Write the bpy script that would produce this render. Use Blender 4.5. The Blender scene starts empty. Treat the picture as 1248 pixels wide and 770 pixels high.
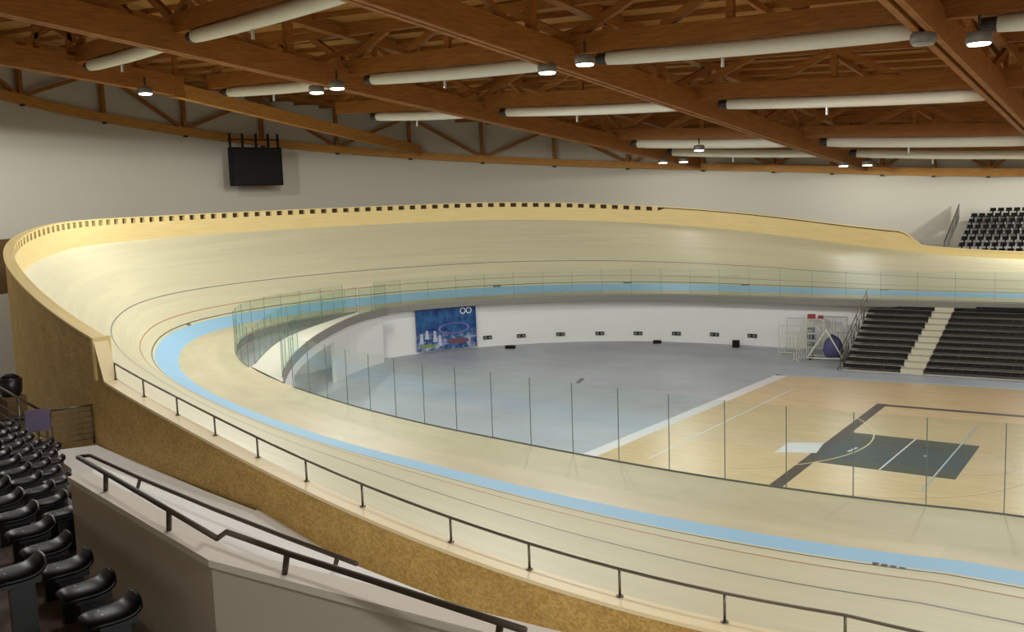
import bpy, bmesh, math, random
import numpy as np
from mathutils import Vector, Matrix
random.seed(7)
SC = bpy.context.scene
COL = SC.collection
PI = math.pi

# ------------------------------------------------------------------ materials
def lin(c):
    return tuple(((v/255)/12.92 if v/255 <= .04045 else ((v/255+.055)/1.055)**2.4) for v in c)+(1,)

def base_mat(name, rough=.6, metal=0, spec=.5):
    m = bpy.data.materials.new(name); m.use_nodes = True
    nt = m.node_tree; b = nt.nodes['Principled BSDF']
    b.inputs['Roughness'].default_value = rough
    b.inputs['Metallic'].default_value = metal
    b.inputs['Specular IOR Level'].default_value = spec
    return m, nt, b

def mix_col(nt, fac, a, b, mode='MIX'):
    n = nt.nodes.new('ShaderNodeMix'); n.data_type = 'RGBA'; n.blend_type = mode
    for i, v in ((0, fac), (6, a), (7, b)):
        if hasattr(v, 'is_output'): nt.links.new(v, n.inputs[i])
        else: n.inputs[i].default_value = v
    return n.outputs[2]

def coords(nt, kind, scale):
    t = nt.nodes.new('ShaderNodeTexCoord'); mp = nt.nodes.new('ShaderNodeMapping')
    mp.inputs['Scale'].default_value = scale
    nt.links.new(t.outputs[kind], mp.inputs['Vector'])
    return mp.outputs['Vector']

def noise(nt, vec, scale, detail=4, rough=.5):
    n = nt.nodes.new('ShaderNodeTexNoise'); n.inputs['Scale'].default_value = scale
    n.inputs['Detail'].default_value = detail; n.inputs['Roughness'].default_value = rough
    nt.links.new(vec, n.inputs['Vector']); return n.outputs['Fac']

def ramp(nt, fac, p0, p1):
    r = nt.nodes.new('ShaderNodeMapRange'); r.inputs['From Min'].default_value = p0
    r.inputs['From Max'].default_value = p1
    nt.links.new(fac, r.inputs['Value']); return r.outputs['Result']

def plain(name, c, rough=.6, metal=0, spec=.5, var=.12, nscale=3.0):
    m, nt, b = base_mat(name, rough, metal, spec)
    v = coords(nt, 'Object', (1, 1, 1)); f = noise(nt, v, nscale)
    d = tuple(x*(1-var) for x in lin(c)[:3])+(1,)
    nt.links.new(mix_col(nt, f, lin(c), d), b.inputs['Base Color'])
    return m

def grain(name, a, c, rough=.5, scale=(1, 1, 1), nscale=6, kind='Object', spec=.4, boards=None):
    """wood: streaky noise between two tones; boards = width of boards along v"""
    m, nt, b = base_mat(name, rough, 0, spec)
    v = coords(nt, kind, scale)
    f = ramp(nt, noise(nt, v, nscale, 6, .6), .3, .7)
    col = mix_col(nt, f, lin(a), lin(c))
    if boards:
        w = nt.nodes.new('ShaderNodeTexVoronoi'); w.feature = 'F1'
        v2 = coords(nt, kind, boards)
        w.inputs['Scale'].default_value = 1.0
        nt.links.new(v2, w.inputs['Vector'])
        bw = nt.nodes.new('ShaderNodeSeparateColor'); nt.links.new(w.outputs['Color'], bw.inputs[0])
        k = mix_col(nt, bw.outputs[0], (.95, .95, .95, 1), (1.03, 1.03, 1.02, 1))
        col = mix_col(nt, 1.0, col, k, 'MULTIPLY')
    nt.links.new(col, b.inputs['Base Color'])
    return m

def osb(name, a, c):
    m, nt, b = base_mat(name, .6, 0, .3)
    v = coords(nt, 'UV', (1, 1, 1))
    vo = nt.nodes.new('ShaderNodeTexVoronoi'); vo.inputs['Scale'].default_value = 22.0
    nt.links.new(v, vo.inputs['Vector'])
    s = nt.nodes.new('ShaderNodeSeparateColor'); nt.links.new(vo.outputs['Color'], s.inputs[0])
    n = noise(nt, v, 1.1, 5, .7)
    col = mix_col(nt, s.outputs[0], lin(a), lin(c))
    d = mix_col(nt, ramp(nt, n, .35, .75), (1, 1, 1, 1), (.74, .68, .58, 1))
    nt.links.new(mix_col(nt, 1.0, col, d, 'MULTIPLY'), b.inputs['Base Color'])
    return m

def glass_mat(name, tint, gloss=.10):
    m = bpy.data.materials.new(name); m.use_nodes = True; nt = m.node_tree
    nt.nodes.remove(nt.nodes['Principled BSDF'])
    out = nt.nodes['Material Output']
    t = nt.nodes.new('ShaderNodeBsdfTransparent'); t.inputs[0].default_value = tint
    g = nt.nodes.new('ShaderNodeBsdfGlossy'); g.inputs['Roughness'].default_value = .03
    g.inputs[0].default_value = (.9, .95, .95, 1)
    fr = nt.nodes.new('ShaderNodeLayerWeight'); fr.inputs['Blend'].default_value = .22
    mp = nt.nodes.new('ShaderNodeMapRange'); mp.inputs['To Min'].default_value = .03; mp.inputs['To Max'].default_value = gloss
    mp.inputs['From Min'].default_value = .0; nt.links.new(fr.outputs['Facing'], mp.inputs['Value'])
    mx = nt.nodes.new('ShaderNodeMixShader')
    nt.links.new(mp.outputs[0], mx.inputs[0]); nt.links.new(t.outputs[0], mx.inputs[1]); nt.links.new(g.outputs[0], mx.inputs[2])
    nt.links.new(mx.outputs[0], out.inputs[0])
    return m

def emit(name, c, s):
    m = bpy.data.materials.new(name); m.use_nodes = True; nt = m.node_tree
    b = nt.nodes['Principled BSDF']; b.inputs['Base Color'].default_value = lin(c)
    b.inputs['Emission Color'].default_value = lin(c); b.inputs['Emission Strength'].default_value = s
    return m

M = {}
M['track'] = grain('pale_track_pine', (211, 205, 176), (203, 196, 164), .42, (.05, 9, 1), 2.0, 'UV', .3, (.16, 3.2, 1))
M['apron'] = grain('pale_apron_ply', (208, 200, 168), (198, 188, 156), .45, (.25, 1.2, 1), 1.4, 'UV', .3, (.4, .8, 1))
M['fence'] = grain('yellow_birch_ply', (230, 208, 150), (220, 194, 132), .5, (.3, 5, 1), 2.0, 'UV', .3)
M['cream'] = plain('cream_fence_cap', (238, 220, 178), .5, 0, .3, .06, 2)
M['blue'] = plain('sky_blue_paint', (154, 198, 228), .5, 0, .3, .08, .4)
M['osb'] = osb('oriented_strand_board', (214, 178, 106), (180, 146, 80))
M['black_line'] = plain('black_line_paint', (70, 62, 44), .5)
M['red_line'] = plain('red_line_paint', (182, 120, 84), .5)
M['slate_line'] = plain('slate_line_paint', (120, 122, 128), .5)
M['wall'] = plain('warm_grey_plaster', (206, 201, 186), .85, 0, .2, .06, .15)
M['wall_low'] = plain('shaded_wall_brown', (112, 88, 58), .7, 0, .2, .1, .3)  # brown stands in for shade on the lower wall; also on the bin pedestal
M['white'] = plain('white_painted_wall', (222, 222, 220), .7, 0, .3, .05, .6)
M['fascia'] = plain('grey_fascia_board', (128, 126, 118), .7)
M['white_floor'] = plain('pale_concrete_landing', (242, 240, 235), .6, 0, .3, .07, .8)
M['deck_pale'] = plain('pale_bridge_deck', (214, 212, 196), .6, 0, .3, .08, .8)
M['parapet'] = plain('greige_parapet_paint', (202, 190, 174), .8, 0, .2, .06, .8)
M['parapet_top'] = plain('pale_parapet_coping', (226, 216, 202), .7, 0, .2, .06, .8)
M['steel'] = plain('brushed_steel', (120, 112, 100), .35, .9, .5, .15, 4)
M['dark_steel'] = plain('dark_bronze_steel', (70, 58, 46), .6, .3, .5, .15, 4)
M['glulam'] = grain('glulam_spruce', (170, 112, 50), (132, 82, 34), .55, (.35, .35, 5), 3.0, 'Object', .3)
M['glulam_pale'] = grain('pale_glulam_spruce', (204, 150, 74), (170, 116, 52), .55, (.35, .35, 5), 3.0, 'Object', .3)
M['deck'] = grain('roof_deck_boards', (182, 132, 66), (146, 100, 46), .65, (.12, 3.0, 1), 2.0, 'Object', .2)
M['duct'] = plain('pale_duct_fabric', (226, 222, 206), .7, 0, .3, .08, 1.5)
M['duct_cap'] = plain('dark_duct_collar', (52, 44, 36), .6)
M['galv'] = plain('galvanised_metal', (190, 190, 186), .4, .6, .5, .1, 5)
M['housing'] = plain('grey_lamp_housing', (120, 116, 106), .5, .3, .4, .1, 5)
M['black'] = plain('black_plastic', (24, 24, 27), .35, 0, .5, .25, 8)
M['black_matte'] = plain('black_matte_paint', (20, 18, 18), .7, 0, .2)
M['seat'] = plain('black_seat_shell', (8, 8, 10), .36, 0, .14, .2, 7)
M['bench'] = plain('black_bench_seat', (17, 17, 17), .5, 0, .3, .3, 3)
M['tread'] = plain('brown_grey_concrete', (100, 88, 76), .8, 0, .2, .15, 2)
M['tier'] = plain('grey_tier_deck', (178, 176, 168), .7, 0, .2, .1, 1)
M['step'] = plain('pale_aisle_step', (196, 192, 172), .6, 0, .3, .08, 1)
M['concrete'] = None
M['glass'] = glass_mat('clear_balustrade_glass', (.93, .965, .96, 1))
M['glass_green'] = glass_mat('green_ramp_glass', (.925, .965, .945, 1), .07)
M['joint'] = plain('grey_glass_joint', (112, 120, 120), .5)
M['lamp'] = emit('lit_lamp_lens', (255, 250, 235), 14)
M['lamp_off'] = plain('unlit_lamp_lens', (150, 150, 140), .3)
M['screen'] = plain('dark_screen_panel', (14, 11, 13), .35, 0, .4)
M['court_dark'] = plain('charcoal_court_paint', (74, 80, 76), .45, 0, .4, .12, .8)
M['court_brown'] = plain('dark_brown_court_paint', (78, 68, 64), .45, 0, .4, .1, .8)
M['court_white'] = plain('white_court_paint', (226, 226, 226), .5)
M['court_blue'] = plain('pale_blue_court_paint', (176, 190, 200), .5)
M['court_cream'] = plain('cream_court_paint', (232, 214, 170), .5)
M['court_rust'] = plain('rust_court_paint', (120, 92, 66), .5)
M['court'] = grain('maple_court_boards', (220, 198, 158), (206, 180, 136), .3, (.35, 2.2, 1), 2.0, 'Object', .5, (.35, 2.0, 1))
M['red'] = plain('red_plastic', (150, 34, 38), .5)
M['tarp'] = plain('blue_grey_tarp', (78, 80, 120), .6, 0, .3, .35, 4)
M['frame_white'] = plain('white_tube_metal', (206, 208, 194), .45, .1)
M['sign_purple'] = plain('purple_notice_sheet', (120, 108, 138), .6, 0, .3, .4, 9)
def concrete():
    m, nt, b = base_mat('polished_blue_grey_concrete', .32, 0, .45)
    v = coords(nt, 'Object', (1, 1, 1))
    f = ramp(nt, noise(nt, v, .12, 3, .5), .35, .65)
    g = ramp(nt, noise(nt, coords(nt, 'Object', (.5, 2, 1)), 1.2, 5, .6), .3, .75)
    c = mix_col(nt, f, lin((180, 190, 200)), lin((150, 153, 166)))
    c = mix_col(nt, g, c, lin((166, 172, 180)))
    nt.links.new(c, b.inputs['Base Color'])
    nt.links.new(ramp(nt, noise(nt, v, .6), -.8, 2.0), b.inputs['Roughness'])
    return m
M['concrete'] = concrete()

# ------------------------------------------------------------------ objects
def link(name, me, mat, parent=None):
    o = bpy.data.objects.new(name, me); COL.objects.link(o)
    if mat is not None: me.materials.append(mat)
    if parent is not None: o.parent = parent
    return o

def tag(o, label, cat, group=None):
    o['label'] = label; o['category'] = cat
    if group: o['group'] = group
    return o

def struct(o, label=None, cat=None):
    o['kind'] = 'structure'
    if label: o['label'] = label
    if cat: o['category'] = cat
    return o

def thing(name, label, cat, loc=(0, 0, 0), rz=0, group=None):
    o = bpy.data.objects.new(name, None); COL.objects.link(o)
    o.location = loc; o.rotation_euler = (0, 0, rz); o.empty_display_size = .3
    return tag(o, label, cat, group)

class MB:
    """collects shapes; build() links them as one mesh object"""
    def __init__(s): s.v = []; s.f = []; s.uv = {}
    def quad_grid(s, rows, closed=False, uv=None):
        b = len(s.v); n = len(rows[0])
        for r in rows: s.v += [tuple(p) for p in r]
        R = len(rows)
        for i in range(R if closed else R-1):
            j = (i+1) % R
            for k in range(n-1):
                s.f.append((b+i*n+k, b+i*n+k+1, b+j*n+k+1, b+j*n+k))
        if uv is not None:
            for i in range(R):
                for k in range(n): s.uv[b+i*n+k] = uv[i][k]
        return s
    def poly(s, pts):
        b = len(s.v); s.v += [tuple(p) for p in pts]; s.f.append(tuple(range(b, b+len(pts)))); return s
    def prism(s, pts, z0, z1):
        """vertical prism over plan polygon"""
        n = len(pts); b = len(s.v)
        s.v += [(p[0], p[1], z0) for p in pts]+[(p[0], p[1], z1) for p in pts]
        s.f.append(tuple(b+i for i in reversed(range(n)))); s.f.append(tuple(b+n+i for i in range(n)))
        for i in range(n):
            j = (i+1) % n; s.f.append((b+i, b+j, b+n+j, b+n+i))
        return s
    def box(s, c, d, rz=0):
        x, y, z = d[0]/2, d[1]/2, d[2]/2; ca, sa = math.cos(rz), math.sin(rz)
        pts = [(c[0]+a*x*ca-e*y*sa, c[1]+a*x*sa+e*y*ca) for a, e in ((-1, -1), (1, -1), (1, 1), (-1, 1))]
        return s.prism(pts, c[2]-z, c[2]+z)
    def beam(s, a, b, w, h, up=(0, 0, 1)):
        """rectangular bar from a to b; w sideways, h along up"""
        a, b = Vector(a), Vector(b); d = (b-a).normalized(); up = Vector(up)
        r = d.cross(up)
        if r.length < 1e-4: r = d.cross(Vector((0, 1, 0)))
        r.normalize(); u = r.cross(d).normalized()
        k = len(s.v)
        for p in (a, b):
            for i, j in ((-1, -1), (1, -1), (1, 1), (-1, 1)):
                s.v.append(tuple(p+r*(i*w/2)+u*(j*h/2)))
        for q in ((0, 1, 2, 3), (7, 6, 5, 4), (0, 4, 5, 1), (1, 5, 6, 2), (2, 6, 7, 3), (3, 7, 4, 0)):
            s.f.append(tuple(k+i for i in q))
        return s
    def tube(s, pts, r, n=8, caps=True):
        pts = [Vector(p) for p in pts]; rings = []
        prev = None
        for i, p in enumerate(pts):
            d = (pts[min(i+1, len(pts)-1)]-pts[max(i-1, 0)]).normalized()
            ref = Vector((0, 0, 1)) if abs(d.z) < .9 else Vector((1, 0, 0))
            a = d.cross(ref).normalized(); b = a.cross(d).normalized()
            rr = r[i] if isinstance(r, (list, tuple)) else r
            rings.append([p+a*(rr*math.cos(2*PI*k/n))+b*(rr*math.sin(2*PI*k/n)) for k in range(n)])
        k0 = len(s.v)
        for g in rings: s.v += [tuple(q) for q in g]
        for i in range(len(rings)-1):
            for k in range(n):
                s.f.append((k0+i*n+k, k0+i*n+(k+1) % n, k0+(i+1)*n+(k+1) % n, k0+(i+1)*n+k))
        if caps:
            s.f.append(tuple(k0+k for k in reversed(range(n)))); e = k0+(len(rings)-1)*n
            s.f.append(tuple(e+k for k in range(n)))
        return s
    def mesh(s, name, smooth=False):
        me = bpy.data.meshes.new(name); me.from_pydata(s.v, [], s.f)
        if s.uv:
            L = me.uv_layers.new(name='UVMap')
            for lp in me.loops: L.data[lp.index].uv = s.uv.get(lp.vertex_index, (0, 0))
        if smooth:
            for p in me.polygons: p.use_smooth = True
        me.update(); return me
    def build(s, name, mat, parent=None, smooth=False, bevel=0, seg=2):
        me = s.mesh(name, smooth)
        bm = bmesh.new(); bm.from_mesh(me); bmesh.ops.recalc_face_normals(bm, faces=bm.faces)
        if bevel:
            bmesh.ops.bevel(bm, geom=[e for e in bm.edges if len(e.link_faces) == 2 and e.calc_face_angle(0) > .5], offset=bevel, segments=seg, affect='EDGES', profile=.6)
        bm.to_mesh(me); bm.free()
        return link(name, me, mat, parent)

def dup(root):
    r = root.copy(); COL.objects.link(r)
    for ch in list(root.children):
        c = ch.copy(); COL.objects.link(c); c.parent = r
        for g in list(ch.children):
            d = g.copy(); COL.objects.link(d); d.parent = c
    return r

# ------------------------------------------------------------------ camera
CAM = Vector((7.1965, -20.7725, 7.2874)); YAW, PITCH, ROLL, FPX = .6104, -.1205, -.0349, 1158.3
fwd = Vector((-math.sin(YAW)*math.cos(PITCH), math.cos(YAW)*math.cos(PITCH), math.sin(PITCH)))
rgt = Vector((math.cos(YAW), math.sin(YAW), 0)); upv = rgt.cross(fwd)
cr, sr = math.cos(ROLL), math.sin(ROLL)
rgt, upv = rgt*cr+upv*sr, upv*cr-rgt*sr
cd = bpy.data.cameras.new('camera'); cam = bpy.data.objects.new('camera', cd); COL.objects.link(cam)
cam.matrix_world = Matrix(((rgt.x, upv.x, -fwd.x, CAM.x), (rgt.y, upv.y, -fwd.y, CAM.y), (rgt.z, upv.z, -fwd.z, CAM.z), (0, 0, 0, 1)))
cd.sensor_fit = 'HORIZONTAL'; cd.sensor_width = 36; cd.lens = 36*FPX/1248
cd.clip_start = .1; cd.clip_end = 500
SC.camera = cam
def ray(px, py): return (rgt*((px-624)/FPX)+upv*(-(py-385)/FPX)+fwd)
def onz(px, py, z):
    d = ray(px, py); return CAM+d*((z-CAM.z)/d.z)
def ony(px, py, y):
    d = ray(px, py); return CAM+d*((y-CAM.y)/d.y)
def onx(px, py, x):
    d = ray(px, py); return CAM+d*((x-CAM.x)/d.x)
def pix(p):
    q = Vector(p)-CAM; w = q.dot(fwd)
    return (624+FPX*q.dot(rgt)/w, 385-FPX*q.dot(upv)/w)

# ------------------------------------------------------------------ the track's plan and banking
P = dict(Lc1=43.2037, Lc2=9.4488, kmax=.0464, Lb1=48.1276, Lb2=41.6439, bs1=.4375, bs2=.4501, a0=11.5095, a1=46.0692,
         ab0=8.1367, ab1=26.5436, wa=3.3944, wa2=2.0323, bw=1.1708, osl=2.4118, B=6.7766, hf=1.4568, hs=.5279)
ZF = -3.7716
DV = [-1.7365, -0.9655, 1.5776, 0.8312, -0.3226, -0.4197, 0.6112, 0.0167, -0.1678, -0.022, -0.1726, 0.409, 0.4257, 0.297]
BV = [-4.423, -3.8801, -0.7539, 0.3597, 3.0321, 4.8527, 5.0411, 3.6818, 3.2804]
def herm(sc, v, s):
    sc = np.asarray(sc); v = np.asarray(v); m = np.gradient(v, sc); s = np.clip(s, sc[0], sc[-1])
    j = np.clip(np.searchsorted(sc, s)-1, 0, len(sc)-2); h = sc[j+1]-sc[j]; t = (s-sc[j])/h
    return (2*t**3-3*t**2+1)*v[j]+(t**3-2*t**2+t)*h*m[j]+(-2*t**3+3*t**2)*v[j+1]+(t**3-t**2)*h*m[j+1]
def sstep(t): t = np.clip(t, 0, 1); return t*t*(3-2*t)
half, ds = 80, .5
La = max(PI/P['kmax']-(P['Lc1']+P['Lc2'])/2, .5); S = P['Lc1']+P['Lc2']+La
s_ = np.arange(-half, S+half, ds)
kap = np.clip(np.minimum(s_/P['Lc1'], (S-s_)/P['Lc2']), 0, 1)*P['kmax']
th = np.cumsum(kap)*ds; th = th*PI/th[-1]; th = PI-th
X = np.concatenate([[0], np.cumsum(np.cos((th[1:]+th[:-1])/2)*ds)]); Y = np.concatenate([[0], np.cumsum(np.sin((th[1:]+th[:-1])/2)*ds)])
X = X-X[int(half/ds)]
NX, NY = -np.sin(th), np.cos(th)
d0 = herm(np.linspace(-26, S+40, len(DV)), DV, np.maximum(s_, -4.0))
X = X+NX*d0; Y = Y+NY*d0
tb = sstep(np.minimum((s_-P['Lc1']*P['bs1'])/P['Lb1']+.5, (S-s_-P['Lc2']*P['bs2'])/P['Lb2']+.5))
AL = np.radians(P['a0']+(P['a1']-P['a0'])*tb+herm(np.linspace(-20, S+20, len(BV)), BV, s_))
AB = np.radians(P['ab0']+(P['ab1']-P['ab0'])*tb)
WB = P['wa']+(P['wa2']-P['wa'])*np.clip(s_/S, 0, 1)
WA = WB+.85*sstep((s_/S-.66)/.2)
keep = (s_ > -46) & (s_ < S+54)
s_, X, Y, NX, NY, AL, AB, WA, WB = (a[keep] for a in (s_, X, Y, NX, NY, AL, AB, WA, WB))
N = len(s_)
def at(d, h): return np.stack([X+NX*d, Y+NY*d, h+0*X], 1)
bx, bh = P['bw']*np.cos(AB), P['bw']*np.sin(AB)
def onbank(t, lift=0.):   # t metres up the banking from the blue band
    return at(bx+t*np.cos(AL)-lift*np.sin(AL), bh+t*np.sin(AL)+lift*np.cos(AL))
TX, TZ = bx+P['B']*np.cos(AL), bh+P['B']*np.sin(AL)
APR = at(-WA, 0)
def strip(mb, curves, vcoord, sel=None):
    idx = np.arange(N) if sel is None else np.where(sel)[0]
    rows = [[c[i] for c in curves] for i in idx]
    uv = [[(s_[i], v) for v in vcoord] for i in idx]
    return mb.quad_grid(rows, uv=uv)

track = thing('cycling_track', 'pale wooden banked cycling track sweeping round the sunken sports floor', 'cycling track')
# apron slab with its fascia
strip(MB(), [at(-WA, -.35), at(-WA, 0), at(0*X, 0), at(0*X, -.35)], [-.4, 0, 3, 3.4]).build('apron', M['apron'], track)
strip(MB(), [at(0*X, 0), at(bx, bh)], [0, 1.2]).build('blue_band', M['blue'], track, True)['label'] = 'sky blue painted band'
nb = 8
strip(MB(), [onbank(P['B']*k/nb) for k in range(nb+1)], [P['B']*k/nb for k in range(nb+1)]).build('banking', M['track'], track, True)
for nm, t0, w, mt, lb in (('measuring_line', .17, .055, 'black_line', 'black line beside the blue band'), ('sprinters_line', .85, .05, 'red_line', 'thin red line'), ('stayers_line', P['osl'], .06, 'slate_line', 'slate grey line halfway up the banking')):
    strip(MB(), [onbank(t0-w/2, .004), onbank(t0, .008), onbank(t0+w/2, .004)], [0, .5, 1]).build(nm, M[mt], track)['label'] = lb
# perimeter: outer board wall, fence board, pocket band and cap
i_step = int(np.argmin(np.where(s_ < S/2, np.abs((X+NX*TX)+14.5), 1e9)))
far = s_ > S*.6
topx = X+NX*TX
ra = ony(1097, 284, 54.0).x; rb = ony(1125, 296, 54.3).x
HF = np.where(s_ < s_[i_step], P['hs'], P['hf'])
k = np.clip((topx-ra)/(rb-ra), 0, 1)
HF = np.where(far, P['hf']+(P['hs']-P['hf'])*sstep(k), HF)
BOARD = np.where(HF > 1.3, .95, HF-.0)       # solid board below the row of openings
bend = (s_ >= s_[i_step])
near = (s_ <= s_[i_step])
OUT = .30
strip(MB(), [at(TX, TZ), at(TX, TZ+np.where(HF > 1.3, HF-np.where(topx < -28, .38, .13), HF-.06))], [0, 1], bend).build('fence_board', M['fence'], track, True)['label'] = 'yellow plywood fence board along the top'
strip(MB(), [at(TX, TZ), at(TX, TZ+HF-.04)], [0, 1], near).build('fence_board', M['cream'], track, True)['label'] = 'low pale fence board of the near straight'
def capstrip(sel, name, lab, mt='fence'):
    return strip(MB(), [at(TX-.02, TZ+HF-.06), at(TX-.02, TZ+HF), at(TX+OUT+.04, TZ+HF), at(TX+OUT+.04, TZ+HF-.06), at(TX-.02, TZ+HF-.06)], [0, .1, .4, .5, .6], sel).build(name, M[mt], track)
capstrip(bend, 'fence_cap', '')
capstrip(near, 'fence_cap', '', 'cream')
hole = bend & (HF > 1.38) & (topx < -28)
hi = np.where(hole)[0]
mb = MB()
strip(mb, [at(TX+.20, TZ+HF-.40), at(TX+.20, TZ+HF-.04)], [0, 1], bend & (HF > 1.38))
mb.build('pocket_back', plain('pocket_shade', (66, 44, 22), .8), track)  # dark sheet behind the openings, its colour standing in for pocket shade
# small posts between the square openings
acc = 0.; last = None
pts = at(TX, TZ+HF); SPB = .95
for i in hi:
    p = Vector(pts[i])
    if last is None: last = p.copy(); rem = 0.
    seg = (p-last).length
    while rem+seg > 1e-6 and acc+seg >= SPB:
        f = (SPB-acc)/seg if seg > 0 else 0
        q = last.lerp(p, f); tang = math.atan2(p.y-last.y, p.x-last.x)
        nv = Vector((NX[i], NY[i], 0))
        MB().box((q.x+nv.x*.10, q.y+nv.y*.10, q.z-.22), (.46, .21, .33), tang).build('fence_block', M['fence'], track)
        last = q; seg = (p-last).length; acc = 0.
    acc += seg; last = p.copy()
strip(MB(), [at(TX+OUT, np.full(N, ZF)), at(TX+OUT, TZ*.5+ZF*.5), at(TX+OUT, TZ+HF-.03)], [0, 4, 8.0], s_ > -60).build('outer_wall', M['osb'], track, True)['label'] = 'speckled strand board outer wall'
# end board closing the step in the fence on the near side
e = at(TX, TZ)[i_step]; nv = Vector((NX[i_step], NY[i_step], 0)); tang = math.atan2(-nv.x, nv.y)
MB().box((e[0]+nv.x*.14, e[1]+nv.y*.14, e[2]+.95), (.10, .46, 1.05), tang).build('fence_end_post', M['fence'], track)
# small dark distance marks on the lines
mb = MB()
for px, py in ((1090, 692), (600, 350.5), (765, 346.0), (244, 404), (924, 347.5), (1085, 351)):
    q = onz(px, py, .15)
    i = int(np.argmin((at(bx, bh)[:, 0]-q.x)**2+(at(bx, bh)[:, 1]-q.y)**2))
    b0 = Vector(onbank(.0, .01)[i]); b1 = Vector(onbank(.16, .01)[i]); tv = Vector((math.cos(0), 0, 0))
    tdir = Vector((NY[i], -NX[i], 0)); L = .55
    for n_ in range(4):
        o = tdir*(n_*.16-.3)
        mb.poly([b0+o, b0+o+tdir*.11, b1+o+tdir*.11, b1+o])
mb.build('distance_mark', M['black_line'], track)
# far wall and infield shell below the apron
infield = struct(MB().poly([(-75, -35, ZF), (62, -35, ZF), (62, 80, ZF), (-75, 80, ZF)]).build('floor', M['concrete']), 'blue grey polished concrete floor of the sunken infield', 'floor')
WI = WB-.6
gap = ((X > -36) | (Y > 27.8)) | (Y < 12)
farw = (Y > 27.9) & (s_ > S*.5)
struct(strip(MB(), [at(-WI, np.full(N, ZF)), at(-WI, np.full(N, -.02))], [0, 3.7], farw).build('wall_infield', M['white'], None, True), 'white curved retaining wall under the far edge of the track', 'wall')
tipw = (s_ > S*.2) & ((Y < 28.4) | (s_ < S*.5)) & ((X < -25.5) & (Y > 5))
struct(strip(MB(), [at(-WI, np.full(N, ZF)), at(-WI, np.full(N, -.02))], [0, 3.7], tipw).build('wall_underpass', M['white'], None, True), 'white curved wall below the track at the tip of the bend', 'wall')
neark = (s_ < S*.45) & ((Y < 9.5) | (X > -26))
struct(strip(MB(), [at(-WI, np.full(N, ZF)), at(-WI, np.full(N, -.02))], [0, 3.7], neark).build('wall_near', M['white'], None, True), 'white retaining wall under the near edge of the track', 'wall')
strip(MB(), [at(-WA-.015, -.45), at(-WA-.015, -.015)], [0, .6]).build('apron_fascia', M['fascia'], track)['label'] = 'grey fascia strip under the apron edge'

# ------------------------------------------------------------------ hand rail of the near straight
rail = thing('track_handrail', 'thin steel handrail on short posts along the near track edge', 'handrail')
idx = np.where((s_ > -28) & (s_ < s_[i_step]))[0]
c3 = at(TX+.05, TZ+HF)
RH = .40
MB().tube([Vector(c3[i])+Vector((0, 0, RH)) for i in idx], .024, 8).build('rail', M['steel'], rail, True)
posts_x = []
for px in (138, 172, 213, 260, 314, 376, 449, 539, 643, 765, 903, 1055):
    best = None
    for i in idx:
        u = pix(Vector(c3[i])+Vector((0, 0, .2)))
        if best is None or abs(u[0]-px) < best[0]: best = (abs(u[0]-px), i)
    posts_x.append(best[1])
j = posts_x[-1]
for m_ in range(1, 9):
    posts_x.append(max(0, j-int(1.6*m_/ds)))
for i in posts_x:
    p = c3[i]
    MB().tube([(p[0], p[1], p[2]-.01), (p[0], p[1], p[2]+.012)], .055, 10).tube([(p[0], p[1], p[2]), (p[0], p[1], p[2]+RH)], .02, 8).build('post', M['steel'], rail, True)

# ------------------------------------------------------------------ glass balustrades on the apron edge
def balustrade(name, label, path, h, every, mat, group=None, thick=.016, joint=.02, rail_=False):
    """path: list of (x,y,z); a panel per bay, a joint post at each bay end"""
    t = thing(name, label, 'glass balustrade', path[0], 0, group)
    o = Vector(path[0])
    d = [0]
    for a, b in zip(path[:-1], path[1:]): d.append(d[-1]+(Vector(b)-Vector(a)).length)
    n = max(1, round(d[-1]/every)); cuts = [d[-1]*k/n for k in range(n+1)]
    def pt(u):
        j = min(max(int(np.searchsorted(d, u))-1, 0), len(path)-2)
        f = (u-d[j])/max(d[j+1]-d[j], 1e-6); return Vector(path[j]).lerp(Vector(path[j+1]), f)-o
    for a, b in zip(cuts[:-1], cuts[1:]):
        p, q = pt(a), pt(b); g = (q-p).normalized()*.012
        MB().beam(p+g+Vector((0, 0, h/2+.02)), q-g+Vector((0, 0, h/2+.02)), thick, h-.04).build('panel', mat, t)
    for a in cuts:
        p = pt(a); MB().beam(p, p+Vector((0, 0, h)), joint, joint).build('joint_post', M['joint'], t)
    MB().tube([pt(u)+Vector((0, 0, .02)) for u in np.linspace(0, d[-1], n*2+1)], .022, 6).build('base_channel', M['joint'], t)
    return t
AE = at(-WA+.08, 0)
def edge_path(sel): return [tuple(AE[i]) for i in np.where(sel)[0][::2]]
nearE = (s_ < S*.5) & (Y+0*X < 30) & (AE[:, 0] > -22.4) & (s_ > -16)
balustrade('glass_balustrade', 'long clear glass balustrade along the near inner edge of the track', edge_path(nearE), 2.08, 1.6, M['glass'])
farE = (s_ > S*.55) & (AE[:, 1] > 28.8) & (AE[:, 0] < 14)
balustrade('glass_balustrade', 'clear glass balustrade along the far inner edge of the track', edge_path(farE), 1.9, 2.2, M['glass'], joint=.013)
tipE = (AE[:, 0] < -27.8) & (s_ > 20) & (AE[:, 1] < 26.8)
balustrade('glass_balustrade', 'green tinted glass balustrade on the track edge behind the footbridge', edge_path(tipE), 1.9, 1.9, M['glass_green'], joint=.02)

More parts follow.
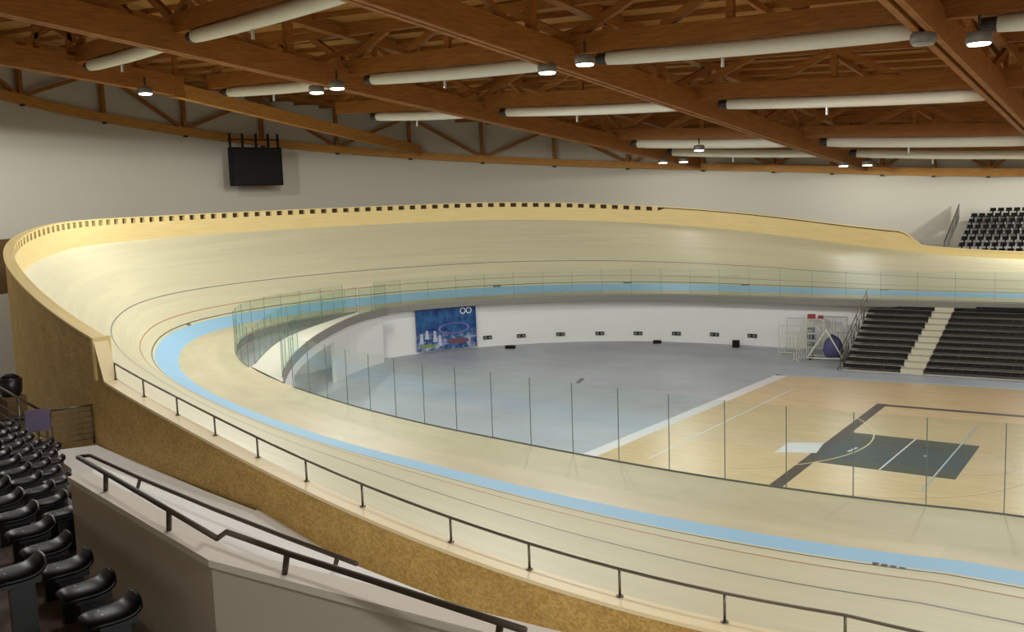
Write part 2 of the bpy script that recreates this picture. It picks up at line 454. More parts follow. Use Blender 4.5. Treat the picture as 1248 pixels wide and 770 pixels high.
# ------------------------------------------------------------------ footbridge over the opening at the end of the infield
lf = [onz(*p, 0) for p in ((307, 448), (318, 434), (330, 423), (345, 412), (380, 398), (420, 385), (440, 379))]
rt = [onz(*p, 0) for p in ((346, 467), (344, 459), (352, 441), (366, 425), (385, 410), (408, 397), (430, 387), (450, 381), (473, 376.5))]
def resample(pts, n):
    d = [0]
    for a, b in zip(pts[:-1], pts[1:]): d.append(d[-1]+(b-a).length)
    o = []
    for u in np.linspace(0, d[-1], n):
        j = min(max(int(np.searchsorted(d, u))-1, 0), len(pts)-2); o.append(pts[j].lerp(pts[j+1], (u-d[j])/max(d[j+1]-d[j], 1e-6)))
    for _ in range(3):
        o = [o[0]]+[(o[i-1]+o[i]*2+o[i+1])/4 for i in range(1, n-1)]+[o[-1]]
    return o
lf, rt = resample(lf, 25), resample(rt, 25)
bridge = thing('footbridge', 'curved white footbridge crossing to the track edge at the infield end', 'footbridge', tuple(lf[12]))
bo = lf[12]
rows = [[l+Vector((0, 0, -.35))-bo, l+Vector((0, 0, .03))-bo, r+Vector((0, 0, .03))-bo, r+Vector((0, 0, -.35))-bo, l+Vector((0, 0, -.35))-bo] for l, r in zip(lf, rt)]
MB().quad_grid(rows).build('deck', M['deck_pale'], bridge)
rows = [[r+Vector((.03, -.02, -.42))-bo, r+Vector((.03, -.02, .10))-bo, r+Vector((-.10, .08, .10))-bo, r+Vector((-.10, .08, -.42))-bo, r+Vector((.03, -.02, -.42))-bo] for r in rt]
MB().quad_grid(rows).build('edge_kerb', M['fascia'], bridge)['label'] = 'grey edge of the bridge deck'
# walls under the bridge: solid, opening, solid
def under(i0, i1, z0, z1, name, inset=.45):
    a = [rt[i]+(lf[i]-rt[i]).normalized()*inset for i in range(i0, i1+1)]
    b = [p+(l-p).normalized()*.25 for p, l in zip(a, lf[i0:i1+1])]
    rows = [[Vector((p.x, p.y, z0))-bo, Vector((p.x, p.y, z1))-bo, Vector((q.x, q.y, z1))-bo, Vector((q.x, q.y, z0))-bo, Vector((p.x, p.y, z0))-bo] for p, q in zip(a, b)]
    m_ = MB().quad_grid(rows)
    for r in (rows[0], rows[-1]): m_.poly(r[:4])
    return m_.build(name, M['white'], bridge)
ix = [pix(r)[0] for r in rt]
iA = max(i for i in range(25) if ix[i] <= 364); iB = max(i for i in range(25) if ix[i] <= 414)
under(2, iA, ZF, -.36, 'support_wall')
under(iB, 24, ZF, -.36, 'support_wall')
under(iA, iB, -1.15, -.36, 'lintel')
balustrade('glass_balustrade', 'green tinted glass balustrade along the inner side of the footbridge', [tuple(l+(r-l).normalized()*.1+Vector((0, 0, .03))) for l, r in zip(lf[1:-1], rt[1:-1])], 1.75, 1.9, M['glass_green'])
rs = [tuple(r+(l-r).normalized()*.16+Vector((0, 0, .03))) for l, r in zip(lf, rt)]
balustrade('glass_balustrade', 'green tinted glass balustrade at the lower mouth of the footbridge', rs[1:9], 1.75, 1.7, M['glass_green'])
balustrade('glass_balustrade', 'short green tinted glass balustrade at the far end of the footbridge', rs[-4:], 1.75, 1.6, M['glass_green'])

# ------------------------------------------------------------------ infield wall fittings
WLx = at(-WI+.0, 0)
def wallpt(px, py, zoff=0):
    """point of the curved infield wall seen at a pixel, and its inward normal"""
    d = ray(px, py); best = None
    ii = np.where(farw)[0]
    for a, b in zip(ii[:-1], ii[1:]):
        A = WLx[a]; D = WLx[b]-A
        det = d.x*(-D[1])+d.y*D[0]
        if abs(det) < 1e-9: continue
        rx, ry = A[0]-CAM.x, A[1]-CAM.y
        t = (rx*(-D[1])+ry*D[0])/det; u = (d.x*ry-d.y*rx)/det
        if t > 0 and 0 <= u <= 1: best = (CAM+d*t, Vector((-NX[a], -NY[a], 0)))
    return best
for k_, (px, py) in enumerate(((594, 411), (635, 409), (683, 407), (731, 406), (777.6, 406), (824.6, 406.2), (871, 407.3), (917, 409))):
    p, n = wallpt(px, py); rz = math.atan2(n.y, n.x)-PI/2
    t = thing('socket_box', 'small black socket box on the white infield wall, one of an even row', 'socket box', tuple(p+n*.0), rz, 'black socket boxes along the infield wall')
    MB().box((0, .06, 0), (.66, .12, .26)).build('box', M['black_matte'], t, bevel=.015)
    for sx in (-.17, .17): MB().box((sx, .125, 0), (.2, .012, .15)).build('socket', M['joint'], t)
for px, py, lb, sz in ((622, 424.5, 'black floor box lying before the poster end of the infield wall', (.75, .35, .22)), (801, 418.2, 'small black case on the floor at the middle of the infield wall', (.6, .35, .22)), (897, 423, 'squat black cube case on the floor near the barriers', (.5, .45, .5))):
    q = onz(px, py, ZF)
    t = thing('equipment_case', lb, 'case', tuple(q), .3)
    MB().box((0, 0, sz[2]/2), sz).build('case_body', M['black_matte'], t, bevel=.03)
    MB().box((0, 0, sz[2]+.015), (sz[0]*.4, .04, .03)).build('case_handle', M['dark_steel'], t)
# poster
pa, na = wallpt(506, 404); pb, nb_ = wallpt(579, 400)
z1, z0 = -.50, -3.62
dxy = Vector((pb.x-pa.x, pb.y-pa.y, 0)); L = dxy.length; rz = math.atan2(dxy.y, dxy.x); nn = (na+nb_).normalized()
def poster_mat():
    m, nt, b = base_mat('blue_poster_print', .4, 0, .3)
    v = coords(nt, 'Object', (1, 1, 1))
    f = ramp(nt, noise(nt, v, 1.1, 5, .6), .38, .62)
    c = mix_col(nt, f, lin((20, 46, 104)), lin((40, 92, 140)))
    g = ramp(nt, noise(nt, v, 2.4, 4, .6), .55, .72)
    c = mix_col(nt, g, c, lin((16, 30, 76)))
    sx = nt.nodes.new('ShaderNodeSeparateXYZ'); nt.links.new(v, sx.inputs[0])
    low = ramp(nt, sx.outputs[2], 1.5, .7)
    h = ramp(nt, noise(nt, v, 2.0, 5, .7), .45, .66)
    mm = nt.nodes.new('ShaderNodeMath'); mm.operation = 'MULTIPLY'; nt.links.new(low, mm.inputs[0]); nt.links.new(h, mm.inputs[1])
    c = mix_col(nt, mm.outputs[0], c, lin((176, 184, 206)))
    nt.links.new(c, b.inputs['Base Color']); return m
pc = pa+nn*.22
poster = thing('poster', 'large blue printed poster on the white infield wall beside the footbridge', 'poster', (pc.x, pc.y, z0), rz)
Hh = z1-z0
MB().box((L/2, 0, Hh/2), (L, .05, Hh)).build('print', poster_mat(), poster)
PW = M['court_white']
def disc_ring(mb, cx, cz, r, w, y=-.033, sx=1.0, a0=0, a1=2*PI, n=24):
    rows = []
    for i in range(n+1):
        a = a0+(a1-a0)*i/n; rows.append([(cx+sx*(r-w)*math.cos(a), y, cz+(r-w)*math.sin(a)), (cx+sx*r*math.cos(a), y, cz+r*math.sin(a))])
    return mb.quad_grid(rows)
mb = MB(); disc_ring(mb, L*.78, Hh*.90, .24, .07); disc_ring(mb, L*.88, Hh*.90, .24, .07); mb.build('printed_ring', PW, poster)
mb = MB(); disc_ring(mb, L*.62, Hh*.5, .42, .05, sx=3.0); mb.build('printed_oval', plain('lilac_print', (120, 110, 190), .5), poster)
mb = MB(); disc_ring(mb, L*.18, Hh*.08, .26, .26, y=-.030, sx=2.6, a0=0, a1=PI); mb.build('printed_grass', plain('green_print', (120, 140, 70), .5), poster)
mb = MB(); disc_ring(mb, L*.68, Hh*.18, .22, .22, y=-.030, sx=4.2); mb.build('printed_ground', plain('brown_print', (104, 66, 84), .5), poster)
mb = MB()
for cx, cz, hh in ((L*.08, Hh*.30, .7), (L*.17, Hh*.38, .6), (L*.30, Hh*.33, .8), (L*.38, Hh*.22, .8)):
    mb.poly([(cx-.16, -.034, cz-hh/2), (cx+.16, -.034, cz-hh/2), (cx+.10, -.034, cz+hh*.3), (cx-.10, -.034, cz+hh*.3)]); disc_ring(mb, cx, cz+hh*.42, .11, .11, y=-.034, n=10)
mb.build('printed_figure', plain('pale_print', (190, 196, 214), .5, 0, .3, .3, 5), poster)
# white strip wall piece left of the poster
# ------------------------------------------------------------------ sports court
court = thing('sports_court', 'pale maple sports court with painted lines laid on the concrete', 'sports court', (0, 25, ZF))
co = Vector((0, 25, ZF))
def cpoly(pts, z0, z1): return MB().prism([(p[0], p[1]-25) for p in pts], z0, z1)
c_nl = (-12.95, 12.0); c_fl = (-11.6, 34.8)
cpoly([c_nl, (34, 12.0), (34, 38.8), c_fl], 0, .035).build('board_floor', M['court'], court)
# white edging strip
def cline(a, b, w, mat, name, z=.040):
    a, b = Vector((a[0], a[1]-25, z)), Vector((b[0], b[1]-25, z))
    d = (b-a).normalized(); r = Vector((-d.y, d.x, 0))*w/2
    return MB().poly([a-r, b-r, b+r, a+r]).build(name, mat, court)
cpoly([(c_nl[0]-.75, c_nl[1]), c_nl, c_fl, (c_fl[0]-.75, c_fl[1]+.3)], 0, .02).build('edge_sheet', M['court_white'], court)['label'] = 'white protective sheet along the court end'
cpoly([(c_fl[0]-.75, c_fl[1]), (34, 38.8), (34, 39.3), (c_fl[0]-.75, c_fl[1]+.5)], 0, .02).build('edge_sheet', M['court_blue'], court)['label'] = 'pale sheet along the far side of the court'
KX, KY, KL, KO, KW = -4.54, 28.8, 5.31, 6.08, 5.50
ye = KY-2*KO-KW
cpoly([(KX-.5, ye-2), (KX, ye-2), (KX, KY+.5), (KX-.5, KY+.5)], .035, .041).build('boundary_band', M['court_brown'], court)['label'] = 'dark brown band along the court end'
cpoly([(KX, KY+.05), (34, KY+1.6), (34, KY+2.1), (KX-.05, KY+.45)], .035, .041).build('boundary_band', M['court_brown'], court)['label'] = 'dark brown band along the far side'
cpoly([(KX, KY-KO-KW), (KX+KL, KY-KO-KW), (KX+KL, KY-KO), (KX, KY-KO)], .035, .042).build('key_area', M['court_dark'], court)['label'] = 'charcoal rectangle at the court end'
yl, yh = KY-KO-KW, KY-KO
cline((KX+2.55, yl), (KX+2.75, yh), .07, M['court_white'], 'free_throw_line', .046)
p0, p1 = onz(1122, 601, ZF), onz(1190, 521, ZF)
cline((p0.x, p0.y), (p1.x, p1.y), .07, M['court_blue'], 'attack_line', .048)
w0, w1 = onz(790, 560, ZF), onz(968, 474, ZF)
cline((w0.x, w0.y), (w1.x, w1.y), .09, M['court_white'], 'goal_line')
def carc(cx, cy, r, a0, a1, w, mat, name, z=.047, n=32, sx=1, sy=1):
    rows = []
    for i in range(n+1):
        a = a0+(a1-a0)*i/n
        rows.append([(cx+(r-w)*math.cos(a)*sx, cy-25+(r-w)*math.sin(a)*sy, z), (cx+r*math.cos(a)*sx, cy-25+r*math.sin(a)*sy, z)])
    return MB().quad_grid(rows).build(name, mat, court)
ym = (yl+yh)/2
carc(KX+1.3, ym, 1.25, -PI/2, PI/2, .06, M['court_rust'], 'semicircle')
carc(KX+5.3, ym, 1.8, -PI/2, PI/2, .05, M['court_cream'], 'free_throw_circle')
carc(KX+1.3, ym, 6.6, -1.45, 1.45, .05, M['court_cream'], 'three_point_arc')
# pale six-metre arc outside the band
carc(-10.3, ym+1.0, 7.0, -1.1, 1.3, .07, M['court_cream'], 'goal_area_arc', .048)
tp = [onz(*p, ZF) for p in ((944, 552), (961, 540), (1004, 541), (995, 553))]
cpoly([(p.x, p.y) for p in tp], .035, .043).build('reflection_patch', M['court_white'], court)['label'] = 'daylight reflection painted white beside the dark band'  # daylight reflection on the boards, drawn as a flat white patch
bm_ = onz(1040, 549, ZF)
cline((bm_.x-.1, bm_.y-.45), (bm_.x+.05, bm_.y+.4), .12, M['court_white'], 'hash_mark', .048)
bm_ = onz(1128, 557, ZF)
cline((bm_.x-.06, bm_.y-.06), (bm_.x+.06, bm_.y+.06), .12, M['court_white'], 'hash_mark', .048)
q = onz(707, 464, ZF)
t = thing('floor_cable_cover', 'short dark strip lying alone on the grey infield floor', 'cable cover', tuple(q), 1.9)
MB().prism([(-.7, -.12), (.7, -.12), (.7, .12), (-.7, .12)], 0, .03).build('cover_strip', M['joint'], t)

# ------------------------------------------------------------------ telescopic bleachers on the infield
bl = thing('bleacher', 'bank of black bench seating with a pale stepped aisle on the infield', 'bleacher', (0, 38, ZF))
nrow = 11; yb0, yb1 = 38.0, 43.9; zb0, zb1 = .34, 3.42
xL, xR = -9.25, 16.0
for r in range(nrow):
    f = r/(nrow-1); y = yb0+(yb1-yb0)*f-38+.12*0; z = zb0+(zb1-zb0)*f
    sk = .105
    def yy(x): return y+(x-xL)*.06*(1-f)
    a0 = -5.95+.75*f; a1 = -4.62+.62*f; dep = .62
    for xa, xb in ((xL+.12*f, a0), (a1, xR)):
        # seat row: padded bench with a backrest, split into places
        n = max(1, round((xb-xa)/.5)); w = (xb-xa)/n; m1 = MB()
        for q_ in range(n):
            xc = xa+w*(q_+.5); yc = yy(xc)
            m1.box((xc, yc+.16, z-.07), (w*.96, .30, .06)); m1.box((xc, yc+.30, z+.0), (w*.98, .05, .13)); m1.box((xc, yc+.02, z-.09), (w*.98, .04, .06))
        m1.build('bench_row', M['bench'], bl)
    # tier under the row
    xs = np.linspace(xL, xR, 2)
    MB().prism([(xL, yy(xL)+.03), (xR, yy(xR)+.03), (xR, yy(xR)+.75), (xL, yy(xL)+.75)], 0 if r == 0 else max(0, z-.75), z-.28).build('tier', M['tier'], bl)
    xc = (a0+a1)/2; yc = yy(xc)
    MB().box((xc, yc+.27, z-.18), (a1-a0-.08, .60, .30)).build('aisle_step', M['step'], bl)
# side guard rail with uprights
g = MB()
sx = xL-.12
def side(r): f = r/(nrow-1); return Vector((sx, yb0+(yb1-yb0)*f-38, zb0+(zb1-zb0)*f))
g.tube([side(0)+Vector((0, 0, .9)), side(10)+Vector((0, .3, 1.0))], .035, 6)
g.tube([side(0)+Vector((0, 0, .45)), side(10)+Vector((0, .3, .5))], .025, 6)
for r in range(0, 11, 2): g.tube([side(r)+Vector((0, 0, -.25)), side(r)+Vector((0, 0, .95))], .03, 6)
g.build('side_guard_rail', M['steel'], bl)
g = MB()
for r in range(0, 11, 2):
    s0 = side(r); g.tube([(sx-.15, s0.y, 0), (sx-.15, s0.y, s0.z-.2)], .035, 6)
for r in range(0, 10, 2):
    a, b = side(r), side(r+2); g.tube([(sx-.15, a.y, .1), (sx-.15, b.y, b.z-.3)], .025, 6)
g.build('under_frame', M['steel'], bl)

# ------------------------------------------------------------------ equipment left of the bleachers
def barrier(label, px, py, rz, w=2.0, h=1.15, bars=9):
    q = onz(px, py, ZF)
    t = thing('crowd_barrier', label, 'crowd barrier', tuple(q), rz, 'white tubular barriers beside the bleachers')
    f = MB()
    f.tube([(-w/2, 0, .12), (-w/2, 0, h), (w/2, 0, h), (w/2, 0, .12), (-w/2, 0, .12)], .035, 6)
    f.build('frame', M['frame_white'], t)
    b = MB()
    for i in range(1, bars): x = -w/2+w*i/bars; b.tube([(x, 0, .12), (x, 0, h)], .02, 5)
    b.tube([(-w/2, 0, h*.55), (w/2, 0, h*.55)], .02, 5)
    b.build('bars', M['frame_white'], t)
    for sx_ in (-w/2+.15, w/2-.15): MB().tube([(sx_, -.3, .03), (sx_, 0, .14), (sx_, .3, .03)], .03, 5).build('foot', M['frame_white'], t)
    return t
barrier('white tubular crowd barrier standing leftmost of the barrier cluster', 962, 432, .1, 1.4, 2.0, 7)
barrier('white tubular crowd barrier standing behind the equipment trolley', 975, 427, .5, 1.8, 2.3, 8)
barrier('white tubular crowd barrier standing angled in front of the red crate', 978, 439, 1.2, 1.7, 1.9, 7)
barrier('white tubular crowd barrier pushed up against the bleacher side', 1037, 432, 1.45, 1.5, 2.0, 7)
barrier('grey white tubular crowd barrier stacked behind the covered bundle', 1016, 427.5, .05, 1.7, 2.4, 9)
barrier('grey white tubular crowd barrier farthest right under the stair rail', 1037, 424.5, .05, 1.2, 2.7, 7)
q = onz(1010, 438, ZF)
t = thing('equipment_trolley', 'white sloping trolley carrying a blue grey covered bundle beside the bleachers', 'trolley', tuple(q), .15)
fr = MB()
fr.tube([(-1.3, -.5, .15), (1.0, -.5, .15), (1.0, .5, .15), (-1.3, .5, .15), (-1.3, -.5, .15)], .05, 6)
for sy in (-.5, .5): fr.tube([(-1.3, sy, .15), (-.1, sy, 2.0)], .055, 6).tube([(-.1, sy, 2.0), (.95, sy, .2)], .05, 6)
fr.tube([(-.1, -.5, 2.0), (-.1, .5, 2.0)], .05, 6)
fr.build('frame', M['frame_white'], t)
bmm = bmesh.new(); bmesh.ops.create_uvsphere(bmm, u_segments=20, v_segments=12, radius=1)
for v in bmm.verts:
    r_ = 1+.07*math.sin(7*v.co.x+3*v.co.z)+.05*math.sin(9*v.co.y); v.co = Vector((v.co.x*(.62-.22*v.co.z)*r_, v.co.y*.5*r_, max(v.co.z, -.8)*.80*r_))
for f in bmm.faces: f.smooth = True
me = bpy.data.meshes.new('bundle'); bmm.to_mesh(me); bmm.free()
o = link('covered_bundle', me, M['tarp'], t); o.location = (.25, 0, .85)
for sx_ in (-1.1, .85):
    for sy in (-.5, .5): MB().tube([(sx_, sy-.03, .12), (sx_, sy+.03, .12)], .12, 12).build('wheel', M['black'], t)
q = onz(994, 430, ZF)
t = thing('crate_stand', 'tall white stand with a dark red crate on top among the barriers', 'crate stand', tuple(q), .2)
f = MB()
for sx_ in (-.55, .55):
    for sy in (-.3, .3): f.tube([(sx_, sy, 0), (sx_, sy, 2.35)], .035, 6)
for z_ in (.4, .9, 1.4, 1.9, 2.35): f.tube([(-.55, -.3, z_), (.55, -.3, z_)], .03, 5).tube([(-.55, .3, z_), (.55, .3, z_)], .03, 5)
f.build('stand_frame', M['frame_white'], t)
MB().box((-.28, 0, 2.52), (.5, .45, .28)).build('crate', M['red'], t, bevel=.03)
MB().box((.32, .05, 2.47), (.34, .36, .2)).build('crate', M['red'], t, bevel=.03)
for i, zz in enumerate((.6, 1.1, 1.6)):
    MB().box((-.3, -.05, zz), (.45, .3, .3)).build('stored_box', M['tarp'] if i % 2 else M['joint'], t, bevel=.03)

# ------------------------------------------------------------------ building shell: wall ring, ceiling plane
PN = Vector((.05, .08, 1)); PZ = 9.77+.0501*(-31.32)+.0801*61.16
PXC, PYC = .0501, .0801
E1 = Vector((-31.32, 61.16, 9.77)); E2 = Vector((-13.01, 63.94, 8.64)); D1 = ray(1370, 330); D1 = D1/D1.y
PN = D1.cross(E2-E1); PN = PN/PN.z
def zp(x, y): return E1.z-(PN.x*(x-E1.x)+PN.y*(y-E1.y))
def onroof(px, py, dz=0):
    d = ray(px, py); e = E1+Vector((0, 0, dz)); t = (e-CAM).dot(PN)/d.dot(PN); return CAM+d*t
HD = 3.4
# wall plan: 10 m outside the track edge, wider behind the near stand
ang = np.array([math.atan2(-(Y[i]+NY[i]*(TX[i]+10)-CAM.y), 0) for i in range(N)])
sw = s_
OFF = 10+20*sstep((46-s_)/30.)
WW = at(TX+OFF, 0)[:, :2]
KN = np.array([(-56.08, 12.34, 15.33), (-57.66, 18.87, 13.9), (-57.87, 25.74, 12.97), (-56.76, 32.79, 12.18), (-52.59, 43.18, 11.81), (-39.47, 57.03, 10.2), (-18.41, 63.59, 8.53), (-2.76, 64.79, 7.66)])
ki = [int(np.argmin((WW[:, 0]-a)**2+(WW[:, 1]-b)**2)) for a, b, c in KN]
RZ = np.interp(np.arange(N), ki, KN[:, 2])
dR = (KN[0, 2]-KN[1, 2])/(ki[0]-ki[1])
RZ = np.where(np.arange(N) < ki[0], np.minimum(KN[0, 2]+dR*.5*(np.arange(N)-ki[0]), 17), RZ)
RZ = np.where(np.arange(N) > ki[-1], KN[-1, 2]-.04*(np.arange(N)-ki[-1])*ds*.5, RZ)
for _ in range(25): RZ = np.convolve(np.pad(RZ, 6, 'edge'), np.ones(13)/13, 'valid')
wtop = np.array([max(zp(x, y)+HD+.3, z+1.0) for (x, y), z in zip(WW, RZ)])
st = slice(None, None, 2)
ii = np.arange(0, N, 2)
zl = 5.95
uvw = [[(s_[i], 0), (s_[i], 1)] for i in ii]
struct(MB().quad_grid([[(WW[i, 0], WW[i, 1], zl), (WW[i, 0], WW[i, 1], wtop[i])] for i in ii], uv=uvw).build('wall_perimeter', M['wall'], None, True), 'warm grey curved perimeter wall above the track', 'wall')
struct(MB().quad_grid([[(WW[i, 0], WW[i, 1], 2.4), (WW[i, 0], WW[i, 1], zl)] for i in ii if s_[i] < 72]).build('wall_left', M['wall_low'], None, True), 'lower wall left of the track, its shade coloured in dark brown', 'wall')
struct(MB().quad_grid([[(WW[i, 0], WW[i, 1], ZF), (WW[i, 0], WW[i, 1], 2.4 if s_[i] < 72 else zl)] for i in ii]).build('wall_base', M['wall'], None, True), 'warm grey base of the perimeter wall', 'wall')
xe = max(WW[0, 0], WW[-1, 0])+.4
struct(MB().prism([(xe, WW[0, 1]), (xe+.3, WW[0, 1]), (xe+.3, WW[-1, 1]), (xe, WW[-1, 1])], ZF, 20).build('wall_right', M['wall']), 'warm grey end wall far right', 'wall')
# ceiling deck with purlins
def cpt(x, y, dz): return Vector((x, y, zp(x, y)+dz))
ceil = struct(MB().quad_grid([[cpt(x, y, HD) for y in (-42, 10, 40, 85)] for x in (-78, -40, 0, 40, 70)]).build('ceiling', M['deck']), 'brown boarded timber roof deck', 'ceiling')
# ring beam along the wall top
ring = thing('ring_beam', 'long curved glulam beam following the top of the perimeter wall', 'roof beam')
RI = at(TX+OFF-.45, 0)[:, :2]
sel = [i for i in range(0, N, 2) if s_[i] > 38]
def ringrow(i, c, z, w, h):
    n = Vector((NX[i], NY[i], 0)); p = Vector((RI[i, 0], RI[i, 1], 0))
    a, b = p-n*w/2, p+n*w/2
    return [(a.x, a.y, z), (a.x, a.y, z+h), (b.x, b.y, z+h), (b.x, b.y, z), (a.x, a.y, z)]
MB().quad_grid([ringrow(i, 0, RZ[i], .35, .62) for i in sel]).build('beam', M['glulam_pale'], ring)
for q_, i in enumerate(sel[2:-6:4]):
    i2 = i+8
    if q_ % 2 == 0: MB().beam((RI[i, 0], RI[i, 1], RZ[i]+.5), (RI[i2, 0], RI[i2, 1], wtop[i2]-.5), .2, .24).build('diagonal', M['glulam'], ring)
    else: MB().beam((RI[i2, 0], RI[i2, 1], RZ[i2]+.5), (RI[i, 0], RI[i, 1], wtop[i]-.5), .2, .24).build('diagonal', M['glulam'], ring)
    MB().beam((RI[i, 0], RI[i, 1], RZ[i]+.3), (RI[i, 0], RI[i, 1], wtop[i]-.3), .3, .3, (NX[i], NY[i], 0)).build('strut', M['glulam'], ring)
    MB().box((RI[i, 0]-NX[i]*.1, RI[i, 1]-NY[i]*.1, RZ[i]-.06), (.25, .25, .14)).build('bracket', M['duct_cap'], ring)

# ------------------------------------------------------------------ roof trusses
TXS = [-41.3, -29.0, -14.7, .3, 15.0, 29.5]
LYS = [-12.0, .5, 12.6, 24.6, 38.0, 50.2]
def wall_y(x):
    ii_ = [i for i in range(N) if WW[i, 1] > 25 and s_[i] > S*.4]
    i = min(ii_, key=lambda q: abs(WW[q, 0]-x)); return WW[i, 1]
ORD = ['first', 'second', 'third', 'fourth', 'fifth', 'sixth']
TLAB = ['short cross truss at the far left end of the roof', 'cross roof truss from the upper left corner to the first far lamp pair',
        'cross roof truss through the middle of the ceiling, lamps on both sides', 'cross roof truss at the upper right corner with a slot between its chords',
        'cross roof truss beyond the right edge of the view', 'cross roof truss farthest right out of view']
PU = Vector((-PN.x, -PN.y, 1))
for k_, x in enumerate(TXS):
    y0 = -34.0; y1 = wall_y(x)-.6
    if k_ == 0: y0, y1 = -14.0, 15.3
    t = thing('roof_truss', TLAB[k_], 'roof truss', (x, y0, zp(x, y0)))
    o = Vector((x, y0, zp(x, y0)))
    for sx_ in (-.21, .21):
        MB().beam(cpt(x+sx_, y0, .58)-o, cpt(x+sx_, y1, .58)-o, .24, 1.15).build('bottom_chord', M['glulam'], t, bevel=.02, seg=1)
    MB().beam(cpt(x, y0, HD-.35)-o, cpt(x, y1, HD-.35)-o, .5, .6).build('top_chord', M['glulam'], t)
    nodes = [y for y in LYS if y0 < y < y1-1]
    for a, y in enumerate(nodes):
        MB().beam(cpt(x, y, .5)-o, cpt(x, y, HD-.3)-o, .3, .45, (0, 1, 0)).build('post', M['glulam'], t)
        for dy in (-6.2, 6.2):
            if y0 < y+dy < y1:
                MB().beam(cpt(x, y+(.4 if dy > 0 else -.4), .7)-o, cpt(x, y+dy, HD-.5)-o, .22, .3).build('diagonal', M['glulam'], t)
    if k_ == 0:
        for y in (-8, -4, 4.5, 8.5, 15):
            MB().beam(cpt(x, y, .6)-o, cpt(x, y, HD-.4)-o, .22, .26, (0, 1, 0)).build('post', M['glulam'], t)
            MB().beam(cpt(x, y-3.4, .7)-o, cpt(x, y-.2, HD-.5)-o, .2, .26).build('diagonal', M['glulam'], t)
    for y in nodes[:-1]:
        if y0 < y+6.2 < y1: MB().beam(cpt(x, y+6.2, .6)-o, cpt(x, y+6.2, HD-.4)-o, .2, .22, (0, 1, 0)).build('post', M['glulam'], t)
# end brace from the first truss node to the ring
n0 = cpt(-41.3, 15.0, .35)
ir = min((i for i in range(N) if s_[i] > 60 and s_[i] < S), key=lambda i: abs(pix((RI[i, 0], RI[i, 1], RZ[i]))[0]-510))
pr = Vector((RI[ir, 0]-NX[ir]*.3, RI[ir, 1]-NY[ir]*.3, RZ[ir]+.75))
t = thing('roof_brace', 'pale orange slanting glulam brace from the left truss to the ring beam', 'roof beam', tuple(n0))
MB().beam((0, 0, 0), pr-n0, .42, .85).build('brace_beam', M['glulam_pale'], t, bevel=.02, seg=1)
MB().box((0, 0, -.25), (.7, .7, .35)).build('node_plate', M['glulam'], t)
LLAB = ['long roof girder nearest the camera, above the top of the view', 'long roof girder crossing the upper left corner', 'long roof girder, third from the camera, joining the bright left lamps',
        'long roof girder, fourth from the camera, across the ceiling middle', 'long roof girder, fifth from the camera, low over the far bend', 'long roof girder nearest the far wall, just above the ring beam']
DLAB = {}
DUCTPX = [None, [(130, 75), (240, 42), (390, 2)], [(270, 118), (370, 105), (450, 93), (650, 74), (740, 64), (1120, 43), (1248, 33)],
          [(430, 146), (540, 141), (605, 131), (800, 128), (885, 126), (1200, 120)], [(605, 174), (690, 178), (800, 174), (920, 176), (1010, 173), (1248, 170)],
          [(700, 184), (870, 185), (1000, 189), (1070, 187), (1248, 186)]]
DZC = .52
def line_y(k_):
    if DUCTPX[k_] is None: return lambda x: LYS[k_]
    q = [onroof(*p, DZC) for p in DUCTPX[k_]]; xs = np.array([v.x for v in q]); ys = np.array([v.y for v in q])
    deg = 1
    c = np.polyfit(xs, ys, deg)
    return lambda x: float(np.polyval(c, x))
LF = [line_y(k_) for k_ in range(6)]
for k_ in range(6):
    xa = [-41.3, -41.3, -41.3, -41.5, -31.5, -31.5][k_]
    if k_ == 1: TX_ = TXS[:3]
    else: TX_ = TXS
    t = thing('roof_girder', LLAB[k_], 'roof girder', (xa, LF[k_](xa), zp(xa, LF[k_](xa))))
    o = Vector(t.location)
    xs_ = [xa]+[x for x in TX_ if x > xa+1]+([44.0] if k_ != 1 else [])
    mc, mt = MB(), MB()
    for x0, x1 in zip(xs_[:-1], xs_[1:]):
        ya, yb = LF[k_](x0), LF[k_](x1)
        mc.beam(cpt(x0, ya, 1.22)-o, cpt(x1, yb, 1.22)-o, .40, .82); mt.beam(cpt(x0, ya, HD-.3)-o, cpt(x1, yb, HD-.3)-o, .4, .5)
    mc.build('bottom_chord', M['glulam'], t); mt.build('top_chord', M['glulam'], t)
    for x0, x1 in zip(TX_[:-1], TX_[1:]):
        if x0 < xa-1: continue
        w = x1-x0; m = x0+w/2; Yf = LF[k_]
        MB().beam(cpt(m, Yf(m), 1.5)-o, cpt(m, Yf(m), HD-.3)-o, .26, .3, (1, 0, 0)).build('post', M['glulam'], t)
        for a_, b_ in ((m-w*.2, m-.2), (m+w*.2, m+.2), (x0+.35, x0+w*.22), (x1-.35, x1-w*.22)):
            MB().beam(cpt(a_, Yf(a_), 1.6)-o, cpt(b_, Yf(b_), HD-.45)-o, .26, .34).build('diagonal', M['glulam'], t)
# purlins under the deck, running across the girders
for y in np.arange(-30, 66, 2.1):
    MB().beam(cpt(-62, y, HD-.14), cpt(62, y, HD-.14), .14, .26).build('purlin', M['glulam'], ceil)
for x in np.arange(-58, 46, 7.2):
    MB().beam(cpt(x, -34, HD-.35), cpt(x, 70, HD-.35), .16, .3).build('purlin', M['glulam'], ceil)

